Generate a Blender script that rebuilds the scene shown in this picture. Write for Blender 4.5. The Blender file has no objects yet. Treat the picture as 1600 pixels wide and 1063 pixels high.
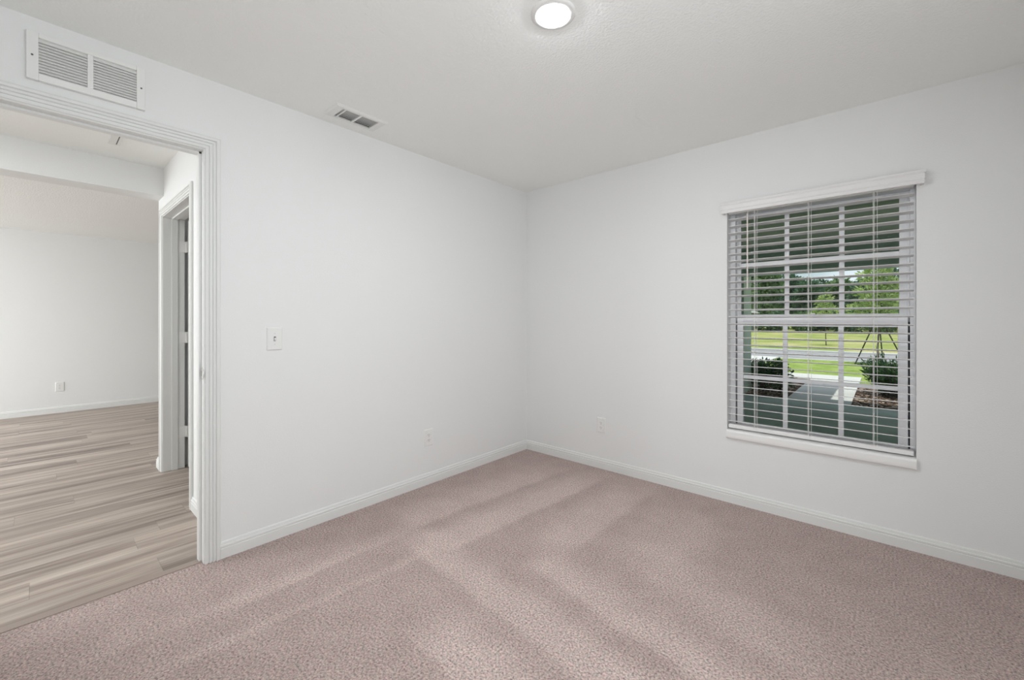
import bpy, bmesh, math, random
from mathutils import Vector, Matrix, noise
random.seed(7)
S = bpy.context.scene
C = S.collection
R = math.radians

# ------------------------------------------------------------------ camera
HEAD = R(41.55)
cd = bpy.data.cameras.new('camera')
cam = bpy.data.objects.new('camera', cd); C.objects.link(cam)
cam.location = (2.555, -3.089, 1.226)
cam.rotation_euler = (R(90), 0, HEAD)
cd.sensor_width = 36; cd.lens = 656.7 / 1600 * 36
cd.shift_y = -31.5 / 1600
cd.clip_start = 0.02; cd.clip_end = 500
S.camera = cam
# ------------------------------------------------------------------ colour management, sky, sun, fill lights
S.view_settings.view_transform = 'Standard'; S.view_settings.look = 'None'
S.view_settings.gamma = 1; S.view_settings.use_curve_mapping = False
S.view_settings.exposure = 0.0
S.cycles.use_denoising = True
S.cycles.max_bounces = 12; S.cycles.diffuse_bounces = 8; S.cycles.transparent_max_bounces = 24
S.cycles.sample_clamp_indirect = 4
S.cycles.caustics_reflective = False; S.cycles.caustics_refractive = False

w = bpy.data.worlds.new('sky'); S.world = w; w.use_nodes = True
nt = w.node_tree; nt.nodes.clear()
def N(t, kind, **kw):
    n = t.nodes.new(kind)
    for k, v in kw.items():
        if k in n.inputs.keys(): n.inputs[k].default_value = v
        else: setattr(n, k, v)
    return n
out = N(nt, 'ShaderNodeOutputWorld'); bg = N(nt, 'ShaderNodeBackground')
sky = N(nt, 'ShaderNodeTexSky'); sky.sky_type = 'NISHITA'; sky.sun_disc = False
sky.sun_elevation = R(70); sky.sun_rotation = R(180); sky.air_density = 1.0; sky.dust_density = 1.5
mul = N(nt, 'ShaderNodeVectorMath', operation='SCALE'); mul.inputs['Scale'].default_value = 0.11
nt.links.new(sky.outputs[0], mul.inputs[0])
tc = N(nt, 'ShaderNodeTexCoord'); cn = N(nt, 'ShaderNodeTexNoise'); cn.inputs['Scale'].default_value = 2.6; cn.inputs['Detail'].default_value = 6
nt.links.new(tc.outputs['Generated'], cn.inputs['Vector'])
cr = N(nt, 'ShaderNodeValToRGB'); cr.color_ramp.elements[0].position = .36; cr.color_ramp.elements[1].position = .56
nt.links.new(cn.outputs['Fac'], cr.inputs[0])
mx = N(nt, 'ShaderNodeMix', data_type='RGBA'); mx.inputs[7].default_value = (.86, .92, 1.0, 1)
nt.links.new(cr.outputs[0], mx.inputs[0]); nt.links.new(mul.outputs[0], mx.inputs[6])
nt.links.new(mx.outputs[2], bg.inputs[0]); bg.inputs[1].default_value = 1.1
nt.links.new(bg.outputs[0], out.inputs[0])

def light(name, kind, energy, loc, rot, size=None, size_y=None, color=(1, 1, 1)):
    l = bpy.data.lights.new(name, kind); l.energy = energy; l.color = color
    if kind == 'AREA':
        l.shape = 'RECTANGLE'; l.size = size; l.size_y = size_y
    o = bpy.data.objects.new(name, l); C.objects.link(o); o.location = loc; o.rotation_euler = rot
    return o
sun = light('sun', 'SUN', 3.0, (0, -5, 20), (R(6), R(1), 0), color=(1, .97, .92)); sun.data.angle = R(.6)
LAMP_W = 358
# unseen fill light added at the blank side wall to brighten the left wall
light('side_fill', 'AREA', 23.5, (3.10, -2.6, 1.55), (0, R(90), 0), 1.4, 1.2, (.95, 1, 1.035))
# unseen area lights added to brighten the great room and hallway
light('great_room_end_fill', 'AREA', 165, (-3.8, -7.9, 1.3), (R(90), 0, 0), 3.2, 2.1, (.95, 1, 1.035))
light('hall_fill', 'AREA', 12.5, (-.75, -3.85, 2.42), (0, 0, 0), .4, .4, (.96, 1, 1.03))
light('great_room_top_fill', 'AREA', 30, (-3.8, -4.9, 2.35), (0, 0, 0), .6, .6, (.95, 1, 1.05))

# ------------------------------------------------------------------ materials
def mat(name, col, rough=.6, spec=.3, metal=0, bump=None, var=None, trans=0):
    """bump=(scale, strength, detail) ; var=(scale, amount)"""
    m = bpy.data.materials.new(name); m.use_nodes = True; t = m.node_tree
    b = t.nodes['Principled BSDF']
    b.inputs['Base Color'].default_value = (*col, 1); b.inputs['Roughness'].default_value = rough
    b.inputs['Specular IOR Level'].default_value = spec; b.inputs['Metallic'].default_value = metal
    tc = N(t, 'ShaderNodeTexCoord')
    if bump:
        n = N(t, 'ShaderNodeTexNoise'); n.inputs['Scale'].default_value = bump[0]; n.inputs['Detail'].default_value = bump[2]
        t.links.new(tc.outputs['Object'], n.inputs['Vector'])
        bp = N(t, 'ShaderNodeBump'); bp.inputs['Strength'].default_value = bump[1]; bp.inputs['Distance'].default_value = .01
        t.links.new(n.outputs['Fac'], bp.inputs['Height']); t.links.new(bp.outputs[0], b.inputs['Normal'])
    if var:
        n = N(t, 'ShaderNodeTexNoise'); n.inputs['Scale'].default_value = var[0]; n.inputs['Detail'].default_value = 5
        t.links.new(tc.outputs['Object'], n.inputs['Vector'])
        r = N(t, 'ShaderNodeValToRGB'); r.color_ramp.elements[0].position = .3; r.color_ramp.elements[1].position = .7
        a = var[1]
        r.color_ramp.elements[0].color = (*[max(0, c * (1 - a)) for c in col], 1)
        r.color_ramp.elements[1].color = (*[min(1, c * (1 + a)) for c in col], 1)
        t.links.new(n.outputs['Fac'], r.inputs[0]); t.links.new(r.outputs[0], b.inputs['Base Color'])
    if trans:
        o = [x for x in t.nodes if x.type == 'OUTPUT_MATERIAL'][0]
        tr = N(t, 'ShaderNodeBsdfTranslucent'); tr.inputs[0].default_value = (*[min(1, c * 1.3) for c in col], 1)
        ms = N(t, 'ShaderNodeMixShader'); ms.inputs[0].default_value = trans
        t.links.new(b.outputs[0], ms.inputs[1]); t.links.new(tr.outputs[0], ms.inputs[2]); t.links.new(ms.outputs[0], o.inputs[0])
    return m

M = {}
M['wall'] = mat('wall_paint', (.80, .805, .80), .85, .15, bump=(170, .10, 2))
M['ceil'] = mat('ceiling_paint', (.90, .91, .895), .9, .1, bump=(95, .35, 3))
M['trim'] = mat('trim_paint', (.765, .77, .758), .4, .3)
M['plastic'] = mat('white_plastic', (.80, .80, .785), .35, .4)
M['vinyl'] = mat('white_vinyl', (.90, .90, .92), .4, .35)
M['slat'] = mat('blind_slat', (.80, .79, .785), .4, .35)
M['cord'] = mat('white_cord', (.85, .84, .82), .8, .1)
M['dark'] = mat('dark_gap', (.03, .03, .035), .8, .1)
M['slot'] = mat('socket_slot', (.10, .10, .10), .6, .2)
M['duct'] = mat('duct_inside', (.16, .165, .155), .7, .2)
M['metal'] = mat('satin_nickel', (.62, .61, .59), .35, .5, 1)
M['sill'] = mat('sill_marble', (.86, .86, .85), .25, .4)
M['sage'] = mat('sage_stucco', (.70, .78, .68), .9, .1, bump=(40, .4, 4))
M['porch'] = mat('porch_paint', (.60, .72, .66), .85, .1, bump=(30, .2, 3))
M['soffit'] = mat('porch_soffit', (.62, .68, .56), .8, .1)
M['slab'] = mat('porch_concrete', (.44, .50, .46), .9, .1, bump=(25, .3, 5), var=(2.5, .18))
M['conc'] = mat('pale_concrete', (.62, .61, .59), .9, .1, bump=(30, .2, 5), var=(3, .06))
M['asphalt'] = mat('road_asphalt', (.34, .33, .335), .95, .1, bump=(60, .3, 4), var=(1.5, .1))
M['roof'] = mat('roof_shingle', (.12, .11, .10), .9, .1)
M['bark'] = mat('bark', (.12, .09, .065), .9, .1, bump=(30, .5, 4))
M['stake'] = mat('stake_wood', (.05, .055, .04), .9, .1)
M['far_wall'] = mat('sage_siding', (.34, .40, .34), .9, .1)

def leafmat(name, c1, c2, trans=.3):
    m = mat(name, c1, .55, .25, trans=trans); t = m.node_tree
    b = t.nodes['Principled BSDF']
    g = N(t, 'ShaderNodeNewGeometry'); r = N(t, 'ShaderNodeValToRGB')
    r.color_ramp.elements[0].color = (*c1, 1); r.color_ramp.elements[1].color = (*c2, 1)
    t.links.new(g.outputs['Random Per Island'], r.inputs[0]); t.links.new(r.outputs[0], b.inputs['Base Color'])
    return m
M['leaf_dark'] = leafmat('leaf_dark', (.05, .12, .07), (.17, .27, .13))
M['leaf_mid'] = leafmat('leaf_mid', (.10, .19, .08), (.28, .40, .16))
M['leaf_light'] = leafmat('leaf_light', (.22, .33, .09), (.56, .62, .28))
M['leaf_bush'] = leafmat('leaf_bush', (.03, .10, .035), (.10, .24, .07))
M['chip'] = leafmat('mulch_chip', (.16, .10, .07), (.66, .50, .41), 0)

# glass: clear with a weak mirror
m = bpy.data.materials.new('window_glass'); m.use_nodes = True; t = m.node_tree; t.nodes.clear()
o_ = N(t, 'ShaderNodeOutputMaterial'); ms = N(t, 'ShaderNodeMixShader'); tr = N(t, 'ShaderNodeBsdfTransparent'); gl = N(t, 'ShaderNodeBsdfGlossy')
tr.inputs[0].default_value = (.95, .98, .965, 1); gl.inputs['Roughness'].default_value = .02
lw = N(t, 'ShaderNodeFresnel'); lw.inputs['IOR'].default_value = 1.25
t.links.new(lw.outputs[0], ms.inputs[0]); t.links.new(tr.outputs[0], ms.inputs[1]); t.links.new(gl.outputs[0], ms.inputs[2]); t.links.new(ms.outputs[0], o_.inputs[0])
M['glass'] = m
# lamp lens
m = bpy.data.materials.new('lamp_lens'); m.use_nodes = True; t = m.node_tree; t.nodes.clear()
o_ = N(t, 'ShaderNodeOutputMaterial'); em = N(t, 'ShaderNodeEmission'); em.inputs[0].default_value = (.96, 1, 1.015, 1); em.inputs[1].default_value = LAMP_W
t.links.new(em.outputs[0], o_.inputs[0]); M['lens'] = m

def math_(t, op, a, b=None, clamp=False):
    n = N(t, 'ShaderNodeMath', operation=op); n.use_clamp = clamp
    for i, v in enumerate((a, b)):
        if v is None: continue
        if isinstance(v, (int, float)): n.inputs[i].default_value = v
        else: t.links.new(v, n.inputs[i])
    return n.outputs[0]
def mixc(t, f, a, b, mode='MIX'):
    n = N(t, 'ShaderNodeMix', data_type='RGBA'); n.blend_type = mode
    for i, v in ((0, f), (6, a), (7, b)):
        if isinstance(v, (int, float)): n.inputs[i].default_value = v
        elif isinstance(v, tuple): n.inputs[i].default_value = (*v, 1)
        else: t.links.new(v, n.inputs[i])
    return n.outputs[2]
def ramp(t, f, stops):
    r = N(t, 'ShaderNodeValToRGB'); cr = r.color_ramp
    while len(cr.elements) < len(stops): cr.elements.new(.5)
    for e, (p, c) in zip(cr.elements, stops):
        e.position = p; e.color = (*c, 1) if isinstance(c, tuple) else (c, c, c, 1)
    t.links.new(f, r.inputs[0]); return r.outputs[0]

# carpet: cut pile speckle with vacuum tracks (pile brushed one way or the other)
m = bpy.data.materials.new('carpet_pile'); m.use_nodes = True; t = m.node_tree; b = t.nodes['Principled BSDF']
b.inputs['Roughness'].default_value = 1; b.inputs['Specular IOR Level'].default_value = 0
b.inputs['Sheen Weight'].default_value = .15; b.inputs['Sheen Roughness'].default_value = .6
tc = N(t, 'ShaderNodeTexCoord')
wn = N(t, 'ShaderNodeTexNoise'); wn.inputs['Scale'].default_value = 5; wn.inputs['Detail'].default_value = 4
t.links.new(tc.outputs['Object'], wn.inputs['Vector'])
ws = N(t, 'ShaderNodeVectorMath', operation='SUBTRACT'); t.links.new(wn.outputs['Color'], ws.inputs[0]); ws.inputs[1].default_value = (.5, .5, .5)
wc = N(t, 'ShaderNodeVectorMath', operation='SCALE'); t.links.new(ws.outputs[0], wc.inputs[0]); wc.inputs['Scale'].default_value = .075
wa = N(t, 'ShaderNodeVectorMath', operation='ADD'); t.links.new(tc.outputs['Object'], wa.inputs[0]); t.links.new(wc.outputs[0], wa.inputs[1])
sx = N(t, 'ShaderNodeSeparateXYZ'); t.links.new(wa.outputs[0], sx.inputs[0]); X, Y = sx.outputs[0], sx.outputs[1]
def edge(v, a, w_, up=True):
    d = math_(t, 'SUBTRACT', v, a); d = math_(t, 'DIVIDE', d, w_ if up else -w_)
    return math_(t, 'ADD', d, .5, True)
def band(x0, x1, y0, y1, amt, sx0=.03, sx1=.03, sy0=.03, sy1=.03, skx=0, sky_=0):
    xx = math_(t, 'SUBTRACT', X, math_(t, 'MULTIPLY', Y, skx)) if skx else X
    yy = math_(t, 'SUBTRACT', Y, math_(t, 'MULTIPLY', X, sky_)) if sky_ else Y
    a = math_(t, 'MULTIPLY', edge(xx, x0, sx0), edge(xx, x1, sx1, False))
    c = math_(t, 'MULTIPLY', edge(yy, y0, sy0), edge(yy, y1, sy1, False))
    return math_(t, 'MULTIPLY', math_(t, 'MULTIPLY', a, c), amt)
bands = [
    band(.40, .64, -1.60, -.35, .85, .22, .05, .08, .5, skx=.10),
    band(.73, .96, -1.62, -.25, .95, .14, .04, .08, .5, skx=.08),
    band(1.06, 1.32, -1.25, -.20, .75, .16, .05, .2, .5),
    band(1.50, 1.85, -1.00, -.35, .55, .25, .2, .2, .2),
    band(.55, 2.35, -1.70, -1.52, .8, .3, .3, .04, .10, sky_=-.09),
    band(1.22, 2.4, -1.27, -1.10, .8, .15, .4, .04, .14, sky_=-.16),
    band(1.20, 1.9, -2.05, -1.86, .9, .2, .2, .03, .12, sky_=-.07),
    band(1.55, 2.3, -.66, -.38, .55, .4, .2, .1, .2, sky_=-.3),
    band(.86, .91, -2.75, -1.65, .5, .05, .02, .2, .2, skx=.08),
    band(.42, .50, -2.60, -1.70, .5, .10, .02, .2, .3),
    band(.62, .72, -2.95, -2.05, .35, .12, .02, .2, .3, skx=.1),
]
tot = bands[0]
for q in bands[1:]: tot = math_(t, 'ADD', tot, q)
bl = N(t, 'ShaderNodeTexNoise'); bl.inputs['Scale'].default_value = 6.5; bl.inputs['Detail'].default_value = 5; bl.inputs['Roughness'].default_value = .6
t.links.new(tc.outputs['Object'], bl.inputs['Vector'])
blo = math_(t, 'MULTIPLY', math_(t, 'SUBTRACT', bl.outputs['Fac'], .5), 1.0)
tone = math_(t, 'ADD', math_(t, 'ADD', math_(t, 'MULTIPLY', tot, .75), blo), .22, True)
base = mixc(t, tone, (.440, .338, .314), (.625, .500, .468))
s1 = N(t, 'ShaderNodeTexNoise'); s1.inputs['Scale'].default_value = 120; s1.inputs['Detail'].default_value = 3; s1.inputs['Roughness'].default_value = .7
t.links.new(tc.outputs['Object'], s1.inputs['Vector'])
spk = ramp(t, s1.outputs['Fac'], [(.33, .35), (.44, .80), (.54, 1.10), (.66, 1.50)])
s2 = N(t, 'ShaderNodeTexNoise'); s2.inputs['Scale'].default_value = 45; s2.inputs['Detail'].default_value = 2
t.links.new(tc.outputs['Object'], s2.inputs['Vector'])
hue = ramp(t, s2.outputs['Fac'], [(.35, (1.03, .97, .98)), (.65, (.97, 1.02, .99))])
col = mixc(t, 1.0, mixc(t, 1.0, base, spk, 'MULTIPLY'), hue, 'MULTIPLY')
t.links.new(col, b.inputs['Base Color'])
bp = N(t, 'ShaderNodeBump'); bp.inputs['Strength'].default_value = 1.0; bp.inputs['Distance'].default_value = .008
t.links.new(s1.outputs['Fac'], bp.inputs['Height']); t.links.new(bp.outputs[0], b.inputs['Normal'])
M['carpet'] = m

# vinyl planks, 178 mm wide, running along Y
m = bpy.data.materials.new('vinyl_plank'); m.use_nodes = True; t = m.node_tree; b = t.nodes['Principled BSDF']
b.inputs['Roughness'].default_value = .42; b.inputs['Specular IOR Level'].default_value = .35
tc = N(t, 'ShaderNodeTexCoord'); sx = N(t, 'ShaderNodeSeparateXYZ'); t.links.new(tc.outputs['Object'], sx.inputs[0])
u = math_(t, 'DIVIDE', math_(t, 'ADD', sx.outputs[0], .08), .178); row = math_(t, 'FLOOR', u); fu = math_(t, 'FRACT', u)
w1 = N(t, 'ShaderNodeTexWhiteNoise', noise_dimensions='1D'); t.links.new(row, w1.inputs['W'])
v = math_(t, 'ADD', math_(t, 'DIVIDE', sx.outputs[1], 1.22), math_(t, 'MULTIPLY', w1.outputs['Value'], 7.31)); vi = math_(t, 'FLOOR', v); fv = math_(t, 'FRACT', v)
cb = N(t, 'ShaderNodeCombineXYZ'); t.links.new(row, cb.inputs[0]); t.links.new(vi, cb.inputs[1])
w2 = N(t, 'ShaderNodeTexWhiteNoise', noise_dimensions='3D'); t.links.new(cb.outputs[0], w2.inputs['Vector'])
# grain: noise strongly stretched along the plank, shifted per plank
g = N(t, 'ShaderNodeCombineXYZ')
t.links.new(math_(t, 'ADD', math_(t, 'MULTIPLY', sx.outputs[0], 17.0), math_(t, 'MULTIPLY', w2.outputs['Value'], 40)), g.inputs[0])
t.links.new(math_(t, 'MULTIPLY', sx.outputs[1], .85), g.inputs[1])
t.links.new(math_(t, 'MULTIPLY', w2.outputs['Value'], 90), g.inputs[2])
gn = N(t, 'ShaderNodeTexNoise'); gn.inputs['Scale'].default_value = 1.0; gn.inputs['Detail'].default_value = 5; gn.inputs['Roughness'].default_value = .55; gn.inputs['Distortion'].default_value = .35
t.links.new(g.outputs[0], gn.inputs['Vector'])
grain = ramp(t, gn.outputs['Fac'], [(.30, (.20, .162, .138)), (.42, (.31, .255, .222)), (.53, (.42, .355, .31)), (.70, (.53, .465, .415))])
g2 = N(t, 'ShaderNodeCombineXYZ'); t.links.new(math_(t, 'MULTIPLY', sx.outputs[0], 130), g2.inputs[0]); t.links.new(math_(t, 'MULTIPLY', sx.outputs[1], 5), g2.inputs[1]); t.links.new(w2.outputs['Value'], g2.inputs[2])
fn = N(t, 'ShaderNodeTexNoise'); fn.inputs['Scale'].default_value = 1; fn.inputs['Detail'].default_value = 4; t.links.new(g2.outputs[0], fn.inputs['Vector'])
fine = ramp(t, fn.outputs['Fac'], [(.3, .90), (.7, 1.08)])
pt = ramp(t, w2.outputs['Value'], [(0, (.86, .85, .84)), (.5, (1.0, .985, .965)), (1, (1.10, 1.09, 1.07))])
col = mixc(t, 1.0, mixc(t, 1.0, grain, fine, 'MULTIPLY'), pt, 'MULTIPLY')
e1 = math_(t, 'LESS_THAN', fu, .010); e2 = math_(t, 'LESS_THAN', fv, .0022)
col = mixc(t, math_(t, 'MULTIPLY', math_(t, 'MAXIMUM', e1, e2), .32), col, (.13, .10, .085))
t.links.new(col, b.inputs['Base Color'])
M['plank'] = m

# grass, mulch
def groundmat(name, stops, sc, bump):
    m = bpy.data.materials.new(name); m.use_nodes = True; t = m.node_tree; b = t.nodes['Principled BSDF']
    b.inputs['Roughness'].default_value = 1; b.inputs['Specular IOR Level'].default_value = .05
    tc = N(t, 'ShaderNodeTexCoord'); n = N(t, 'ShaderNodeTexNoise'); n.inputs['Scale'].default_value = sc; n.inputs['Detail'].default_value = 8; n.inputs['Roughness'].default_value = .7
    t.links.new(tc.outputs['Object'], n.inputs['Vector']); t.links.new(ramp(t, n.outputs['Fac'], stops), b.inputs['Base Color'])
    n2 = N(t, 'ShaderNodeTexNoise'); n2.inputs['Scale'].default_value = sc * 12; t.links.new(tc.outputs['Object'], n2.inputs['Vector'])
    bp = N(t, 'ShaderNodeBump'); bp.inputs['Strength'].default_value = bump; bp.inputs['Distance'].default_value = .05
    t.links.new(n2.outputs['Fac'], bp.inputs['Height']); t.links.new(bp.outputs[0], b.inputs['Normal'])
    return m
M['lawn'] = groundmat('lawn_grass', [(.3, (.17, .24, .06)), (.5, (.27, .36, .09)), (.7, (.40, .45, .16))], 2.2, .6)
M['field'] = groundmat('field_grass', [(.34, (.17, .24, .07)), (.48, (.30, .34, .10)), (.58, (.42, .40, .18)), (.68, (.54, .44, .32))], .28, .6)
M['mulch'] = groundmat('mulch_bed', [(.3, (.09, .055, .04)), (.5, (.24, .15, .11)), (.7, (.46, .33, .26))], 22, 1)

# ------------------------------------------------------------------ geometry helpers
def tag(o, label=None, cat=None, group=None, kind=None):
    for k, v in (('label', label), ('category', cat), ('group', group), ('kind', kind)):
        if v: o[k] = v
    return o
def obj(name, bm, m, parent=None, smooth=False, kind=None, bevel=0, label=None):
    me = bpy.data.meshes.new(name); bmesh.ops.recalc_face_normals(bm, faces=bm.faces); bm.to_mesh(me); bm.free()
    me.materials.append(M[m] if isinstance(m, str) else m)
    if smooth:
        for p in me.polygons: p.use_smooth = True
    o = bpy.data.objects.new(name, me); C.objects.link(o)
    if parent is not None: o.parent = parent
    if kind: o['kind'] = kind
    if label: o['label'] = label
    if bevel:
        b = o.modifiers.new('bevel', 'BEVEL'); b.width = bevel; b.segments = 2; b.limit_method = 'ANGLE'; b.angle_limit = R(40)
    return o
def empty(name, loc=(0, 0, 0), rz=0, **kw):
    o = bpy.data.objects.new(name, None); C.objects.link(o); o.location = loc; o.rotation_euler = (0, 0, rz); o.empty_display_size = .1
    return tag(o, **kw)
def box(bm, x0, x1, y0, y1, z0, z1, rot=None):
    vs = [bm.verts.new((x, y, z)) for x in (x0, x1) for y in (y0, y1) for z in (z0, z1)]
    if rot: bmesh.ops.transform(bm, matrix=rot, verts=vs)
    for f in ((0, 1, 3, 2), (4, 6, 7, 5), (0, 4, 5, 1), (2, 3, 7, 6), (0, 2, 6, 4), (1, 5, 7, 3)):
        bm.faces.new([vs[i] for i in f])
    return vs
def B(*boxes):
    bm = bmesh.new()
    for b in boxes: box(bm, *b)
    return bm
def cyl(bm, p, q, r, r2=None, n=16):
    p, q = Vector(p), Vector(q); d = q - p
    mt = Matrix.Translation((p + q) / 2) @ d.to_track_quat('Z', 'Y').to_matrix().to_4x4()
    bmesh.ops.create_cone(bm, cap_ends=True, segments=n, radius1=r, radius2=r if r2 is None else r2, depth=d.length, matrix=mt)
def sweep(path, prof, place, pre=None, post=None):
    """profile (u, h) swept along a 2-D path; u is offset to the left of the path with mitred corners, place(a, b, h) gives the 3-D point"""
    P = [Vector(p) for p in path]; full = ([Vector(pre)] if pre else []) + P + ([Vector(post)] if post else [])
    off = 1 if pre else 0
    bm = bmesh.new(); rings = []
    for i in range(len(P)):
        k = i + off; ns = []
        for a, b in ((k - 1, k), (k, k + 1)):
            if 0 <= a and b < len(full):
                d = (full[b] - full[a]).normalized(); ns.append(Vector((-d.y, d.x)))
        if len(ns) == 2: mvec = (ns[0] + ns[1]); mvec = mvec / max(.2, mvec.dot(ns[0]))
        else: mvec = ns[0]
        rings.append([bm.verts.new(place(*(P[i] + mvec * u_), h)) for u_, h in prof])
    n = len(prof)
    for a, b in zip(rings, rings[1:]):
        for j in range(n): bm.faces.new((a[j], a[(j + 1) % n], b[(j + 1) % n], b[j]))
    bm.faces.new(rings[0]); bm.faces.new(rings[-1][::-1])
    return bm
st = lambda name, bm, m, parent=None, **k: obj(name, bm, m, parent, kind=None if parent else 'structure', **k)

H = 2.44
RX, RY = 3.14, -3.47          # bedroom: x 0..RX, y RY..0
DY0, DY1, DH = -3.35, -2.538, 2.079
WX0, WX1, WZ0, WZ1 = 1.759, 2.682, .433, 1.985

# ------------------------------------------------------------------ bedroom shell
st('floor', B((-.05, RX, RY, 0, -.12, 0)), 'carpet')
st('ceiling', B((-.11, RX + .12, RY - .12, .2, H, H + .12)), 'ceil')
st('wall_left', B((-.11, 0, DY1 + .018, .2, -.12, H), (-.11, 0, DY0 - .018, DY1 + .018, DH + .018, H), (-.11, 0, RY - .12, DY0 - .018, -.12, H)), 'wall')
st('wall_right', B((0, WX0, 0, .2, -.12, H), (WX1, RX + .12, 0, .2, -.12, H), (WX0, WX1, 0, .2, -.12, WZ0), (WX0, WX1, 0, .2, WZ1, H)), 'wall')
st('wall_side', B((RX, RX + .12, RY - .12, 0, -.12, H)), 'wall')
st('wall_rear', B((0, RX, RY - .12, RY, -.12, H)), 'wall')

BASE = [(0, 0), (.0145, 0), (.0145, .049), (.0105, .0515), (.0105, .0545), (.0138, .0575), (.0132, .065), (.0090, .068), (.0088, .072), (.0075, .080), (.0040, .084), (0, .084)]
plan = lambda a, b, h: (a, b, h)
def base(name, path, pre=None, post=None, lift=0):
    return st(name, sweep(path, BASE, lambda a, b, h: (a, b, h + lift), pre, post), 'trim')
CW = .064
base('baseboard_left', [(0, 0), (0, DY1 + .006 + CW)], pre=(RX, 0))
base('baseboard_right', [(RX, 0), (0, 0)], pre=(RX, RY), post=(0, RY))
base('baseboard_side', [(RX, RY), (RX, 0)], pre=(0, RY), post=(0, 0))
base('baseboard_rear', [(0, RY), (RX, RY)], post=(RX, 0))

# ------------------------------------------------------------------ bedroom doorway (door_1)
CAS = [(0, 0), (0, .008), (.003, .0105), (.011, .0105), (.013, .0055), (.016, .0055), (.018, .0115), (.025, .013), (.027, .008), (.030, .008), (.033, .0145), (.038, .0145), (.041, .0095), (.044, .0095), (.047, .0175), (.058, .0175), (CW, .012), (CW, 0)]
d1 = empty('door_1', (-.055, DY1, 0), kind='structure')
def rel(o, root):
    o.matrix_parent_inverse = Matrix.Identity(4); o.location = Vector(o.location) - Vector(root.location); return o
def part(name, bm, m, root, parent=None, **k):
    """part of root, modelled in world coordinates"""
    bmesh.ops.translate(bm, vec=-Vector(root.location), verts=bm.verts)
    return obj(name, bm, m, parent or root, **k)
J = .018
part('jamb', B((-.112, .002, DY1, DY1 + J, 0, DH + J), (-.112, .002, DY0 - J, DY0, 0, DH + J), (-.112, .002, DY0, DY1, DH, DH + J),
               (-.078, -.040, DY1 - .011, DY1, 0, DH), (-.078, -.040, DY0, DY0 + .011, 0, DH), (-.078, -.040, DY0, DY1, DH - .011, DH)), 'trim', d1, bevel=.0012)
e = .006
pth = [(DY1 + e, 0), (DY1 + e, DH + e), (DY0 - e, DH + e), (DY0 - e, 0)]
part('casing', sweep(pth[::-1], CAS, lambda a, b, h: (h, a, b)), 'trim', d1)
part('casing', sweep(pth[::-1], CAS, lambda a, b, h: (-.11 - h, a, b)), 'trim', d1)
# strike plate with its curved lip
bm = bmesh.new(); box(bm, -.036, -.012, DY1 - .0016, DY1, .925, .985)
bmesh.ops.create_cone(bm, cap_ends=True, segments=28, radius1=.023, radius2=.023, depth=.0024, matrix=Matrix.Translation((-.006, DY1 - .0012, .955)) @ Matrix.Diagonal((.75, 1, 1, 1)) @ Matrix.Rotation(R(90), 4, 'X'))
sp = part('strike_plate', bm, 'metal', d1, label='curved satin metal strike plate')
part('latch_hole', B((-.030, -.018, DY1 - .0022, DY1, .942, .968)), 'dark', d1, parent=sp)

# ------------------------------------------------------------------ hall and great room
HY_ = -2.42; HT = .14; HX1 = -1.98
D2A, D2B, D2H = -1.80, -.87, 2.055
st('floor_hall', B((-5.75, -.05, -8.1, 1.2, -.12, -.003)), 'plank')
obj('trim_1', B((-.072, -.026, DY0, DY1, -.003, .004)), mat('threshold_strip', (.33, .27, .235), .5, .3), kind='structure', bevel=.002)
st('ceiling_hall', B((-1.98, -.11, -8.1, HY_ + .0, H, H + .12)), 'ceil')
st('trim_soffit', B((-1.98, -1.775, -8.1, HY_, 2.218, H)), 'wall')
st('ceiling_great_room', B((-5.75, -1.98, -8.1, 1.2, 2.37, 2.49)), 'ceil')
st('wall_great_room', B((-5.75, -5.62, -8.1, 1.2, -.12, 2.37)), 'wall')
st('wall_far_end', B((-5.62, -.11, -8.22, -8.1, -.12, H)), 'wall')
st('wall_near_end', B((-5.62, -1.98, 1.2, 1.32, -.12, H)), 'wall')
st('wall_hall', B((HX1, D2A - J, HY_, HY_ + HT, -.12, H + .1), (D2B + J, -.11, HY_, HY_ + HT, -.12, H + .1), (D2A - J, D2B + J, HY_, HY_ + HT, D2H + J, H + .1),
                  (HX1, HX1 + .11, HY_ + HT, 1.2, -.12, H + .1)), 'wall')
st('wall_closet', B((HX1 + .11, -.11, -.85, -.75, -.12, H)), 'wall')
st('ceiling_closet', B((HX1 + .11, -.11, HY_ + HT, -.85, H, H + .1)), 'ceil')
st('wall_hall_side', B((-.23, -.11, -8.1, RY - .12, -.12, H)), 'wall')
base('baseboard_great_room', [(-5.62, 1.2), (-5.62, -8.1)], lift=-.003)
base('baseboard_hall', [(-.11, HY_), (D2B + .006 + CW, HY_)], lift=-.003)
base('baseboard_hall_end', [(D2A - .006 - CW, HY_), (HX1, HY_), (HX1, 1.2)], lift=-.003)
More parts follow.
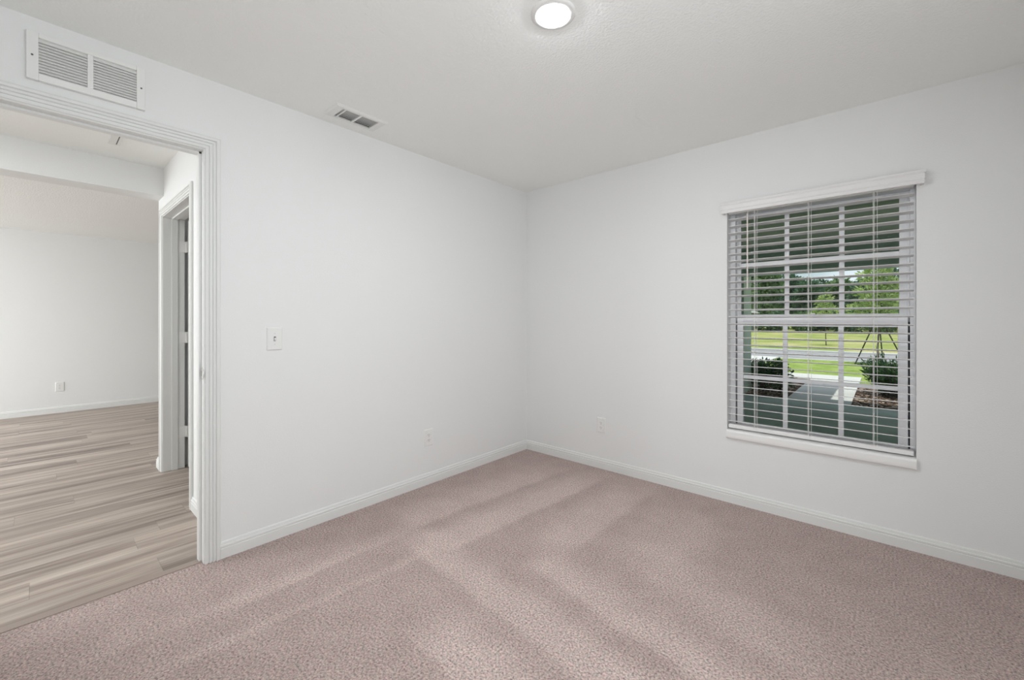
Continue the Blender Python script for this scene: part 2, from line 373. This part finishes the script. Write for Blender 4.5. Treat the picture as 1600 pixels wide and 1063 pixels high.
# closet door frame with its leaf opened inwards (door_2)
d2 = empty('door_2', (D2A, HY_ + HT, 0), kind='structure')
part('jamb', B((D2A - J, D2A, HY_ - .002, HY_ + HT + .002, -.003, D2H + J), (D2B, D2B + J, HY_ - .002, HY_ + HT + .002, -.003, D2H + J), (D2A, D2B, HY_ - .002, HY_ + HT + .002, D2H, D2H + J),
               (D2A, D2A + .011, HY_ + .055, HY_ + .095, -.003, D2H), (D2B - .011, D2B, HY_ + .055, HY_ + .095, -.003, D2H), (D2A, D2B, HY_ + .055, HY_ + .095, D2H - .011, D2H)), 'trim', d2, bevel=.0012)
pth = [(D2A - e, -.003), (D2A - e, D2H + e), (D2B + e, D2H + e), (D2B + e, -.003)]
part('casing', sweep(pth, CAS, lambda a, b, h: (a, HY_ - h, b)), 'trim', d2)
lx, ly = D2A + .026, HY_ + HT + .018
bm = B((lx, lx + .035, ly, ly + .90, .010, D2H - .006))
lf = part('door_leaf', bm, 'trim', d2, bevel=.0015)
for s_ in (-.001, .035):                                                       # raised panels on both faces
    part('panel', B((lx + s_ - .003, lx + s_ + .004, ly + .12, ly + .42, 1.15, 1.9), (lx + s_ - .003, lx + s_ + .004, ly + .50, ly + .80, 1.15, 1.9), (lx + s_ - .003, lx + s_ + .004, ly + .12, ly + .42, .2, .95), (lx + s_ - .003, lx + s_ + .004, ly + .50, ly + .80, .2, .95)), 'trim', d2, parent=lf, bevel=.002)
for z in (.30, 1.08, 1.83):
    bm = B((D2A, D2A + .003, ly - .055, ly - .006, z - .045, z + .045), (D2A + .003, lx + .006, ly - .010, ly - .0065, z - .045, z + .045), (lx, lx + .030, ly - .003, ly, z - .045, z + .045))
    for q in range(5): cyl(bm, (D2A + .014, ly - .004, z - .045 + q * .018 + .0006), (D2A + .014, ly - .004, z - .045 + q * .018 + .0174), .0062, n=14)
    part('hinge', bm, M['metal'] if False else 'plastic', d2, parent=lf)

# ------------------------------------------------------------------ window
yin, yout = .09, .17
wn_ = empty('window_1', ((WX0 + WX1) / 2, .13, WZ0), kind='structure')
FX0, FX1, FZ0, FZ1 = WX0, WX1, .49, WZ1
part('window_frame', B((FX0, 1.790, yin - .008, yout + .02, FZ0, FZ1), (2.660, FX1, yin - .008, yout + .02, FZ0, FZ1), (1.790, 2.660, yin - .008, yout + .02, 1.945, FZ1), (1.790, 2.660, yin - .008, yout + .02, FZ0, .500),
                       (1.790, 1.8, .128, .134, .5, 1.945), (2.65, 2.66, .128, .134, .5, 1.945)), 'vinyl', wn_, bevel=.002)
part('sash_gap_shade', B((1.790, 1.7945, .112, .122, .5, 1.215), (2.6555, 2.660, .112, .122, .5, 1.215)), 'dark', wn_, label='dark strip standing in for the shaded gap between sash and frame')  # near-black strips paint the shade in the gap beside the lower sash
def sash(name, x0, x1, gx0, gx1, z0, z1, gz0, gz1, y0, y1, mx, mz):
    s = part(name, B((x0, gx0, y0, y1, z0, z1), (gx1, x1, y0, y1, z0, z1), (gx0, gx1, y0, y1, z0, gz0), (gx0, gx1, y0, y1, gz1, z1)), 'vinyl', wn_, bevel=.002)
    yc = (y0 + y1) / 2
    part('window_pane', B((gx0 - .004, gx1 + .004, yc - .0015, yc + .0015, gz0 - .004, gz1 + .004)), 'glass', wn_, parent=s)
    bm = B(*[(x - .013, x + .013, yc - .008, yc - .002, gz0, gz1) for x in mx], (gx0, gx1, yc - .0078, yc - .0022, mz - .0125, mz + .0125))
    part('muntin', bm, 'vinyl', wn_, parent=s)
    return s
sash('upper_sash', 1.7945, 2.6555, 1.812, 2.617, 1.195, 1.945, 1.262, 1.925, .138, .162, (2.080, 2.361), 1.603)
ls = sash('lower_sash', 1.7985, 2.6515, 1.836, 2.611, .502, 1.246, .528, 1.185, .092, .126, (2.077, 2.360), .840)
part('sash_lock', B((2.19, 2.25, .094, .120, 1.246, 1.256), (2.21, 2.232, .098, .114, 1.256, 1.268)), 'vinyl', wn_, parent=ls, bevel=.002)
SIL = [(-.024, .440), (-.026, .452), (-.026, .478), (-.022, .486), (-.014, .490), (.09, .490), (.09, .433), (-.018, .433)]
bm = bmesh.new()
ra = [[bm.verts.new((x, y, z)) for y, z in SIL] for x in (WX0 + .0005, WX1 - .0005)]
for j in range(len(SIL)): bm.faces.new((ra[0][j], ra[0][(j + 1) % len(SIL)], ra[1][(j + 1) % len(SIL)], ra[1][j]))
bm.faces.new(ra[0]); bm.faces.new(ra[1][::-1])
part('window_sill', bm, 'sill', wn_, label='white rounded window sill')

# ------------------------------------------------------------------ blind
BX0, BX1 = WX0 + .004, WX1 - .009
bl = empty('window_blind', ((BX0 + BX1) / 2, .04, WZ1), label='white horizontal slat blind hanging open in the window recess', cat='window blind')
part('headrail', B((BX0, BX1, .012, .068, 1.940, WZ1 - .001)), 'slat', bl, bevel=.002)
VAL = [(0, 0), (.012, 0), (.014, .003), (.014, .014), (.0125, .017), (.0125, .020), (.015, .024), (.015, .046), (.0135, .049), (.0155, .054), (.019, .059), (.019, .066), (.016, .070), (0, .070)]
VX0, VX1 = 1.747, 2.696
part('valance', sweep([(VX1, -.001), (VX1, -.032), (VX0, -.032), (VX0, -.001)][::-1], [(-u_, h) for u_, h in VAL], lambda a, b, h: (a, b, h + 1.9365)), 'slat', bl, label='moulded crown valance with side returns')
# one slat: 50 mm, slightly crowned, room edge tilted up 9 degrees
bm = bmesh.new(); K = 8; TL = R(9)
def slat_pt(f, dz):
    a = (f - .5) * .050; z = .0016 * (1 - (2 * f - 1) ** 2) + dz
    return (a * math.cos(TL) + z * math.sin(TL), -a * math.sin(TL) + z * math.cos(TL))
sec = [slat_pt(i / K, .0014) for i in range(K + 1)] + [slat_pt(i / K, -.0014) for i in range(K, -1, -1)]
ra = [[bm.verts.new((x, y, z)) for y, z in sec] for x in (-(BX1 - BX0) / 2, (BX1 - BX0) / 2)]
n = len(sec)
for j in range(n): bm.faces.new((ra[0][j], ra[0][(j + 1) % n], ra[1][(j + 1) % n], ra[1][j]))
bm.faces.new(ra[0]); bm.faces.new(ra[1][::-1])
slat0 = obj('slat', bm, 'slat', bl)
ZS = [.541 + i * .0469 for i in range(30)]
slat0.location = (0, 0, ZS[0] - WZ1)
for z in ZS[1:]:
    c = slat0.copy(); C.objects.link(c); c.parent = bl; c.location = (0, 0, z - WZ1)
bmr = B((BX0, BX1, .014, .066, .497, .522))
br = part('bottom_rail', bmr, 'slat', bl, bevel=.004)
for x in (1.927, 2.215, 2.516):
    bm = bmesh.new()
    for y_ in (.0125, .0675):
        cyl(bm, (x - .009, y_, .516), (x - .009, y_, 1.945), .0009, n=6)
    cyl(bm, (x + .009, .0125, .516), (x + .009, .0125, 1.945), .0009, n=6)
    for z in ZS:
        cyl(bm, (x, .0125, z + .004), (x, .0675, z - .0065), .0006, n=4)
    cyl(bm, (x - .004, .010, .516), (x - .004, .010, 1.945), .0011, n=6)
    part('ladder_cord', bm, 'cord', bl)
    bm = bmesh.new(); cyl(bm, (x, .010, .508), (x, .016, .508), .007, n=16)
    part('cord_plug', bm, 'slat', bl, parent=br)
bm = bmesh.new(); cyl(bm, (1.883, -.006, 1.432), (1.883, -.006, 1.925), .0042, n=6); cyl(bm, (1.883, -.006, 1.925), (1.883, .014, 1.942), .002, n=6)
part('tilt_wand', bm, mat('clear_wand', (.80, .74, .70), .3, .4), bl)

# ------------------------------------------------------------------ wall plates
def to_wall(root, side):
    """plates are modelled facing -Y; turn them to face +X on the left walls"""
    root.rotation_euler = (0, 0, R(90) if side == 'x' else 0)
def plate_bm(w_, h_):
    bm = bmesh.new(); d = .007
    a = [bm.verts.new(p) for p in ((-w_ / 2, 0, -h_ / 2), (w_ / 2, 0, -h_ / 2), (w_ / 2, 0, h_ / 2), (-w_ / 2, 0, h_ / 2))]
    b_ = [bm.verts.new((x * .985, -d * .5, z * .99)) for x, z in ((-w_ / 2, -h_ / 2), (w_ / 2, -h_ / 2), (w_ / 2, h_ / 2), (-w_ / 2, h_ / 2))]
    k = .004
    c_ = [bm.verts.new((x, -d, z)) for x, z in ((-w_ / 2 + k, -h_ / 2 + k), (w_ / 2 - k, -h_ / 2 + k), (w_ / 2 - k, h_ / 2 - k), (-w_ / 2 + k, h_ / 2 - k))]
    for r0, r1 in ((a, b_), (b_, c_)):
        for j in range(4): bm.faces.new((r0[j], r0[(j + 1) % 4], r1[(j + 1) % 4], r1[j]))
    bm.faces.new(c_); bm.faces.new(a[::-1])
    return bm
def screw(z, parent):
    bm = bmesh.new(); cyl(bm, (0, -.0068, z), (0, -.0082, z), .0032, n=12)
    s = obj('screw', bm, 'plastic', parent)
    obj('screw_slot', B((-.0026, .0026, -.0084, -.0080, z - .0005, z + .0005)), 'slot', s)
def outlet(loc, side, label):
    r = empty('wall_outlet', loc, label=label, cat='outlet'); to_wall(r, side)
    obj('cover_plate', plate_bm(.080, .124), 'plastic', r)
    for s in (-1, 1):
        bm = bmesh.new(); z0 = s * .0195
        prof = [(math.cos(R(a_)) * .0172, math.sin(R(a_)) * .0172) for a_ in range(0, 360, 12)]
        prof = [(x, max(-.0142, min(.0142, z))) for x, z in prof]
        f0 = [bm.verts.new((x, -.0065, z + z0)) for x, z in prof]; f1 = [bm.verts.new((x * .97, -.0095, z * .97 + z0)) for x, z in prof]
        for j in range(len(prof)): bm.faces.new((f0[j], f0[(j + 1) % len(prof)], f1[(j + 1) % len(prof)], f1[j]))
        bm.faces.new(f1)
        rc = obj('receptacle', bm, 'plastic', r)
        bm = B((-.0075, -.0053, -.0099, -.0092, z0 - .001, z0 + .008), (.0053, .0075, -.0099, -.0092, z0, z0 + .007))
        cyl(bm, (0, -.0092, z0 - .0075), (0, -.0099, z0 - .0075), .0026, n=10)
        obj('socket_slot', bm, 'slot', rc)
    screw(0, r)
    return r
outlet((0, -1.150, .346), 'x', 'white duplex wall outlet low on the left wall, below and right of the light switch')
outlet((.806, 0, .357), 'y', 'white duplex wall outlet low on the wall with the window')
outlet((-5.62, -2.896, .340), 'x', 'white duplex wall outlet on the far room wall seen through the doorway')
sw = empty('light_switch', (0, -2.211, 1.120), label='white toggle light switch on the left wall beside the doorway', cat='light switch'); to_wall(sw, 'x')
obj('cover_plate', plate_bm(.080, .126), 'plastic', sw)
obj('toggle_slot', B((-.0052, .0052, -.0076, -.0066, -.0125, .0125)), 'slot', sw)
obj('toggle', B((-.004, .004, -.0175, -.004, -.0035, .0095, Matrix.Rotation(R(24), 4, 'X'))), 'plastic', sw, bevel=.001)
for z in (-.030, .030): screw(z, sw)

# ------------------------------------------------------------------ return-air grille above the doorway
gr = empty('return_air_grille', (0, -2.941, 2.187), label='white louvred return air grille on the wall above the doorway', cat='vent')
gy0, gy1, gz0_, gz1_ = -3.120, -2.762, 2.186, 2.376
px = [(-3.087, -2.949), (-2.931, -2.792)]; zb, zt = 2.214, 2.357
part('frame', B((.0, .021, gy0, px[0][0], gz0_, gz1_), (.0, .021, px[1][1], gy1, gz0_, gz1_), (0, .021, px[0][0], px[1][1], gz0_, zb), (0, .021, px[0][0], px[1][1], zt, gz1_), (0, .0205, px[0][1], px[1][0], zb, zt)), 'plastic', gr, bevel=.002)
for a_, b_ in px:
    bm = bmesh.new(); nz = 12
    for i in range(nz):
        z = zb + (i + .5) * (zt - zb) / nz
        vs = [bm.verts.new(p) for p in ((.0185, a_ , z - .0100), (.0065, a_, z + .0062), (.0065, b_, z + .0062), (.0185, b_, z - .0100))]
        v2 = [bm.verts.new(v.co + Vector((-.0008, 0, -.0010))) for v in vs]
        bm.faces.new(vs); bm.faces.new(v2[::-1])
        for j in range(4): bm.faces.new((vs[j], v2[j], v2[(j + 1) % 4], vs[(j + 1) % 4]))
    lv = part('louvre_panel', bm, 'plastic', gr)
    part('duct_opening', B((.0001, .0004, a_, b_, zb, zt)), 'duct', gr, parent=lv)
for y_ in (-3.104, -2.776):
    bm = bmesh.new(); cyl(bm, (.0208, y_, 2.281), (.0225, y_, 2.281), .0036, n=12)
    part('screw', bm, 'slot', gr)

# ------------------------------------------------------------------ ceiling registers
def register(loc, label, L=.326, W=.178, off=0):
    """long side along Y; face looks down"""
    r = empty('ceiling_vent', loc, label=label, cat='vent')
    l, w_ = L / 2, W / 2
    # stamped face: rim slopes up to the ceiling, opening 0.225 x 0.115
    ol, ow = .112, .060; dn = -.011
    bm = bmesh.new()
    def ring(a, b_, z): return [bm.verts.new(p) for p in ((-b_, -a, z), (b_, -a, z), (b_, a, z), (-b_, a, z))]
    rs = [ring(l, w_, 0), ring(l, w_, -.002), ring(l - .012, w_ - .012, dn), ring(ol, ow, dn), ring(ol, ow, -.001)]
    for r0, r1 in zip(rs, rs[1:]):
        for j in range(4): bm.faces.new((r0[j], r0[(j + 1) % 4], r1[(j + 1) % 4], r1[j]))
    box(bm, -ow, ow, -.006, .006, dn, -.003)
    box(bm, -ow, ow, -ol + .014, -ol + .021, dn, -.003)
    obj('face_plate', bm, 'plastic', r)
    nv = 7
    for i in range(nv):
        x = -ow + (i + .5) * 2 * ow / nv; s = -1 if x < 0 else 1
        v = B((-.0006, .0006, -ol, ol, -.0045, .0045))
        bmesh.ops.rotate(v, cent=(0, 0, 0), matrix=Matrix.Rotation(R(-42 + 12 * i), 3, 'Y'), verts=v.verts)
        bmesh.ops.translate(v, vec=(x, 0, dn + .0068), verts=v.verts)
        obj('vane', v, M['vane'], r)
    obj('duct_opening', B((-ow, ow, -ol, ol, -.0009, -.0003)), 'dark', r)
    return r
M['vane'] = mat('vane_metal', (.62, .62, .60), .5, .3)
register((.183, -1.821, H), 'white ceiling supply vent with dark vanes near the left wall of the bedroom')
hv = empty('linear_vent', (-1.29, -2.73, H), label='narrow white slot vent in the hallway ceiling, just visible past the doorway header', cat='vent')
obj('face_plate', B((-.135, .135, -.040, -.003, -.006, 0), (-.135, .135, .003, .020, -.006, 0), (-.135, -.120, -.006, .006, -.006, 0), (.120, .135, -.006, .006, -.006, 0)), 'plastic', hv)
obj('slot_opening', B((-.120, .120, -.006, .006, -.003, -.0005)), 'duct', hv)

# ------------------------------------------------------------------ recessed ceiling lamp
lx_, ly_ = 1.571, -1.733
rl = empty('ceiling_light', (lx_, ly_, H), label='round white disc ceiling light, lit, in the middle of the bedroom ceiling', cat='ceiling light')
bm = bmesh.new(); prof = [(.088, 0), (.088, -.003), (.080, -.0075), (.070, -.0090), (.063, -.0088), (.0602, -.006)]
rg = [[bm.verts.new((r_ * math.cos(a_ * math.tau / 48), r_ * math.sin(a_ * math.tau / 48), z)) for a_ in range(48)] for r_, z in prof]
for r0, r1 in zip(rg, rg[1:]):
    for j in range(48): bm.faces.new((r0[j], r0[(j + 1) % 48], r1[(j + 1) % 48], r1[j]))
obj('trim_ring', bm, 'plastic', rl, smooth=True)
bm = bmesh.new(); rg = []
for r_, z in ((.0600, -.0068), (.0590, -.0100), (.052, -.0125), (.036, -.0145), (.018, -.0155)):
    rg.append([bm.verts.new((r_ * math.cos(a_ * math.tau / 40), r_ * math.sin(a_ * math.tau / 40), z)) for a_ in range(40)])
for r0, r1 in zip(rg, rg[1:]):
    for j in range(40): bm.faces.new((r0[j], r0[(j + 1) % 40], r1[(j + 1) % 40], r1[j]))
bm.faces.new(rg[-1]); bm.faces.new(rg[0][::-1])
obj('lens', bm, 'lens', rl, label='glowing white lens')

# ------------------------------------------------------------------ outdoors: house, porch, ground
G = -.15
st('porch_slab', B((-.6, 4.6, .2, 5.30, -.30, -.10)), 'slab')
st('porch_ceiling', B((-.6, 4.6, .2, 5.42, 2.45, 2.55)), 'soffit')
st('porch_beam', B((-.6, 4.6, 5.17, 5.37, 2.00, 2.45)), 'porch')
st('shade_wall_left', B((-.72, -.6, .2, 5.37, -.3, 2.55)), 'sage')  # unseen side walls, both added to keep the porch dark
st('shade_wall_right', B((4.6, 4.72, .2, 5.37, -.3, 2.55)), 'sage')
st('wall_exterior', B((-.6, 0, .2, .26, -.12, 2.45), (0, WX0 - .01, .2, .26, -.12, 2.45), (WX1 + .01, 4.6, .2, .26, -.12, 2.45), (WX0 - .01, WX1 + .01, .2, .26, -.12, WZ0 - .01), (WX0 - .01, WX1 + .01, .2, .26, WZ1 + .01, 2.45)), 'sage')
st('roof', B((-6.2, 5.2, -8.6, 5.42, 2.62, 2.75)), 'roof')
bm = bmesh.new()
g_ = [bm.verts.new(p) for p in ((-1.4, 5.43, 2.56), (1.93, 5.43, 2.56), (.26, 5.43, 3.3), (-1.4, 7.35, 2.56), (1.93, 7.35, 2.56), (.26, 7.35, 3.3))]
for f in ((0, 1, 2), (3, 5, 4), (0, 3, 4, 1), (1, 4, 5, 2), (2, 5, 3, 0)): bm.faces.new([g_[i] for i in f])
st('roof_gable', bm, 'roof')
for x0 in (.40, 4.3):
    c = empty('porch_column', (x0 + .125, 5.67, G), label='square sage stucco column holding the porch roof, ' + ('beside the leftmost bush' if x0 < 1 else 'at the far right end of the porch'), cat='column')
    obj('shaft', B((-.125, .125, -.285, .285, 0, 2.70)), 'sage', c, bevel=.006)
    obj('base_trim', B((-.135, .135, -.292, .295, .03, .16)), 'sage', c, bevel=.006)

st('ground_lawn', B((-60, 60, 5.30, 14.7, G - .2, G)), 'lawn')
st('walkway', B((1.31, 2.16, 5.30, 9.55, G, -.105), (-.3, 1.31, 8.45, 9.55, G, -.105)), 'conc')
st('driveway', B((-6.3, -.3, 5.37, 14.7, G, -.11)), 'conc')
st('ground_mulch', B((-.3, 1.31, 5.30, 8.45, G, G + .03), (2.16, 5.5, 5.30, 7.9, G, G + .03)), 'mulch')
st('road', B((-60, 60, 14.7, 18.9, G - .2, G - .01)), 'asphalt')
st('curb', B((-60, 60, 14.55, 14.75, G, G + .012), (-60, 60, 18.8, 19.25, G - .1, G + .06)), 'conc')
st('ground_field', B((-120, 120, 19.2, 130, G - .2, G + .03)), 'field')
# loose bark chips over the bed
bm = bmesh.new()
for _ in range(3600):
    if random.random() < .3: x, y = random.uniform(-.25, 1.27), random.uniform(5.34, 8.4)
    else: x, y = random.uniform(2.2, 4.6), random.uniform(5.34, 7.8)
    s = random.uniform(.012, .035)
    rt = Matrix.Translation((x, y, G + .038 + random.uniform(0, .02))) @ Matrix.Rotation(random.uniform(0, 6.3), 4, 'Z') @ Matrix.Rotation(random.uniform(-.5, .5), 4, 'X')
    box(bm, -s, s, -s * .35, s * .35, -.004, .004, rt)
tag(obj('bark_mulch', bm, 'chip'), 'loose brown bark mulch scattered over the planting beds', 'mulch', kind='stuff')

# ------------------------------------------------------------------ plants
def leaf(bm, c, d, L, W, up=None):
    d = d.normalized(); s = d.cross(up or Vector((random.uniform(-1, 1), random.uniform(-1, 1), random.uniform(-1, 1))))
    if s.length < 1e-3: s = Vector((1, 0, 0))
    s = s.normalized() * W / 2
    p = [bm.verts.new(c), bm.verts.new(c + d * L * .45 + s), bm.verts.new(c + d * L), bm.verts.new(c + d * L * .45 - s)]
    bm.faces.new(p)
def rv():
    while True:
        v = Vector((random.uniform(-1, 1), random.uniform(-1, 1), random.uniform(-1, 1)))
        if .05 < v.length < 1: return v
def crown(blobs, n, L, W):
    """leaves spread on and in a set of blobs (centre, radii)"""
    bm = bmesh.new(); tot_ = sum(b[1].x * b[1].z for b in blobs)
    for c, r in blobs:
        for _ in range(int(n * r.x * r.z / tot_)):
            v = rv(); v = v.normalized() * (v.length ** .45)
            p = Vector((c.x + v.x * r.x, c.y + v.y * r.y, c.z + v.z * r.z))
            leaf(bm, p, v + rv() * .9 + Vector((0, 0, .1)), L * random.uniform(.6, 1.2), W * random.uniform(.7, 1.2))
    return bm
def trunk_bm(h, r, branches, sway=.05):
    bm = bmesh.new(); p = Vector((0, 0, 0)); k = 4
    for i in range(k):
        q = p + Vector((random.uniform(-sway, sway), random.uniform(-sway, sway), h / k))
        cyl(bm, p, q, r * (1 - .16 * i), r * (1 - .16 * (i + 1)), n=8); p = q
    for b in branches:
        cyl(bm, p * random.uniform(.6, 1), b, r * .35, r * .12, n=6)
    return bm
def tree(name, loc, h, cw, ch, n, L, leafm, label, cat='tree', group=None, nb=9, tr=.16):
    t_ = empty(name, loc, label=label, cat=cat, group=group)
    blobs = []
    for i in range(nb):
        a = random.uniform(0, math.tau); f = random.uniform(0, 1); z = h - ch + ch * (.15 + .72 * f)
        rr = cw * (.30 + .25 * (1 - f)); k = cw * .55 * (1 - .55 * f) * random.uniform(.3, 1)
        blobs.append((Vector((math.cos(a) * k, math.sin(a) * k, z)), Vector((rr, rr, rr * random.uniform(.6, .85)))))
    blobs.append((Vector((0, 0, h - ch * .25)), Vector((cw * .35, cw * .35, ch * .25))))
    obj('trunk', trunk_bm(h - ch * .55, tr, [b[0] for b in blobs[:6]]), 'bark', t_)
    obj('foliage', crown(blobs, n, L, L * .5), leafm, t_)
    return t_
FG = G + .03
far = [(-15.4, 60, 8.2, 1), (-8.8, 60, 8.8, 1), (-4.4, 59, 6.3, 0), (1.4, 60, 6.4, 0), (6.0, 60, 8.6, 1), (11.0, 61, 8.6, 0),
       (-19, 68, 9.5, 0), (-11.8, 68, 9.6, 0), (-7.0, 68, 7.6, 0), (-1.9, 68, 7.0, 1), (3.5, 68, 7.6, 0), (8.5, 68, 9.8, 0), (13.5, 68, 10, 1),
       (-14.6, 76, 9.6, 0), (-9.4, 76, 8.4, 0), (-4.6, 76, 7.3, 0), (.6, 76, 7.3, 0), (5.9, 76, 8.2, 0), (11.2, 76, 9, 0)]
names = ['front row, left end', 'front row, beside the distant house, lighter green', 'front row, low, third from the left', 'front row, low, fourth from the left', 'front row, behind the staked tree', 'front row, right end',
         'middle row, left end', 'middle row, tall, second from the left', 'middle row, third from the left', 'middle row, in the middle under the open sky', 'middle row, third from the right', 'middle row, tall, second from the right', 'middle row, right end',
         'rear row, left end', 'rear row, second from the left', 'rear row, third from the left', 'rear row, third from the right', 'rear row, second from the right', 'rear row, right end']
for i, ((x, y, h, k), nm) in enumerate(zip(far, names)):
    tree('woodland_tree', (x, y, FG), h, 3.0, h * .93, 3600, .58, 'leaf_mid' if k else 'leaf_dark', 'green woodland tree, ' + nm, group='trees along the far edge of the field', nb=13, tr=.2)
low = [(-7.3, 54.6), (-4.1, 55.2), (-.8, 54.8), (2.5, 55.2), (5.8, 55)]
for i, (x, y) in enumerate(low):
    place_ = ['leftmost, by the house', 'second from the left', 'in the middle', 'second from the right', 'at the right end'][i]
    t_ = empty('hedge_shrub', (x, y, FG), label='low green shrub in front of the woodland, ' + place_ + ' of the row', cat='shrub', group='shrubs in front of the far trees')
    bls = [(Vector((random.uniform(-.8, .8), random.uniform(-.4, .4), random.uniform(.5, 1.5))), Vector((.9, .7, .8))) for _ in range(5)]
    obj('foliage', crown(bls, 1300, .40, .22), 'leaf_mid' if i % 2 else 'leaf_dark', t_)
    obj('stem', trunk_bm(1.0, .07, [b[0] for b in bls[:3]]), 'bark', t_)
# thin pale tree across the road
tree('young_field_tree', (.25, 24.5, FG), 2.8, .78, 1.5, 800, .15, 'leaf_light', 'thin young tree with pale yellow green crown across the road', nb=7, tr=.025)
# staked young tree on the lawn
ty = Vector((2.42, 13.9, G))
yt = tree('staked_young_tree', ty, 3.15, .88, 2.05, 2600, .14, 'leaf_light', 'young light green tree held by three stakes on the front lawn', nb=11, tr=.032)
for dx, dy in ((-.55, -.15), (.62, -.2), (.1, .7)):
    bm = bmesh.new(); cyl(bm, (dx, dy, 0), (dx * .06, dy * .06, 1.45), .017, n=8)
    obj('stake', bm, 'stake', yt)
# bushes at the porch
def leafy_bush(loc, rx, h, n, label, L=.075):
    t_ = empty('leafy_bush', loc, label=label, cat='bush')
    bls = [(Vector((random.uniform(-.6, .6) * rx, random.uniform(-.5, .5) * rx, h * random.uniform(.35, .72))), Vector((rx * .5, rx * .5, h * .30))) for _ in range(8)]
    bm = bmesh.new()
    for b in bls: cyl(bm, (random.uniform(-.03, .03), random.uniform(-.03, .03), 0), b[0] + Vector((0, 0, h * .2)), .010, .004, n=6)
    obj('branch', bm, 'bark', t_)
    obj('foliage', crown(bls, n, L, L * .55), 'leaf_bush', t_)
leafy_bush((.52, 6.45, G + .03), .30, .60, 1500, 'dark green leafy bush beside the porch column, leftmost of three')
leafy_bush((.80, 6.15, G + .03), .22, .58, 900, 'middle dark green bush of the three at the left side of the walkway')
leafy_bush((1.12, 6.0, G + .03), .20, .62, 750, 'dark green bush nearest the concrete walkway, rightmost of the three beside it')
def fan_shrub(loc, rx, h, n, label):
    t_ = empty('feathery_shrub', loc, label=label, cat='shrub')
    st_ = bmesh.new(); lf_ = bmesh.new()
    for i in range(n):
        a = random.uniform(0, math.tau); tilt = random.uniform(.1, .9)
        d = Vector((math.cos(a) * tilt, math.sin(a) * tilt, 1)).normalized(); Ls = h * random.uniform(.7, 1.15)
        base_ = Vector((math.cos(a), math.sin(a), 0)) * rx * random.uniform(0, .35)
        cyl(st_, base_, base_ + d * Ls, .005, .002, n=5)
        for k in range(22):
            f = .2 + .8 * k / 22; q = base_ + d * Ls * f
            leaf(lf_, q, d * .7 + rv(), .085, .022)
    obj('stem', st_, 'bark', t_); obj('foliage', lf_, 'leaf_bush', t_)
fan_shrub((2.66, 6.75, G + .03), .38, .66, 150, 'feathery green shrub right of the walkway in front of the staked tree')
fan_shrub((3.75, 6.2, G + .03), .38, .60, 90, 'feathery green shrub at the right end of the mulch bed by the porch')
# neighbour's house far left
nh = empty('neighbour_house', (-12.6, 53, FG), label='distant low sage green house with sloping roof behind the porch column', cat='house')
bm = bmesh.new()
hx0, hx1, hy0, hy1, hz = -7.0, 3.3, -2.5, 1.5, 2.15
obj('wall', B((hx0, hx1, hy0, hy1, 0, hz)), 'far_wall', nh)
g_ = [bm.verts.new(p) for p in ((hx0 - .3, hy0 - .4, hz), (hx1 + .6, hy0 - .4, hz), (hx0 - .3, hy1 + .4, hz), (hx1 + .6, hy1 + .4, hz), (hx0 + 2, 0, hz + 1.6), (hx1 - 2.2, 0, hz + 1.6))]
for f in ((0, 1, 5, 4), (1, 3, 5), (3, 2, 4, 5), (2, 0, 4), (0, 2, 3, 1)): bm.faces.new([g_[i] for i in f])
obj('roof', bm, mat('neighbour_roof', (.38, .40, .36), .9, .1), nh)
for x in (-4.5, -1.5, 1.0):
    fr = obj('window_frame', B((x - .5, x + .5, hy0 - .04, hy0, .9, 2.0)), 'trim', nh)
    obj('window_pane', B((x - .43, x + .43, hy0 - .05, hy0 - .03, .97, 1.93)), 'duct', fr)
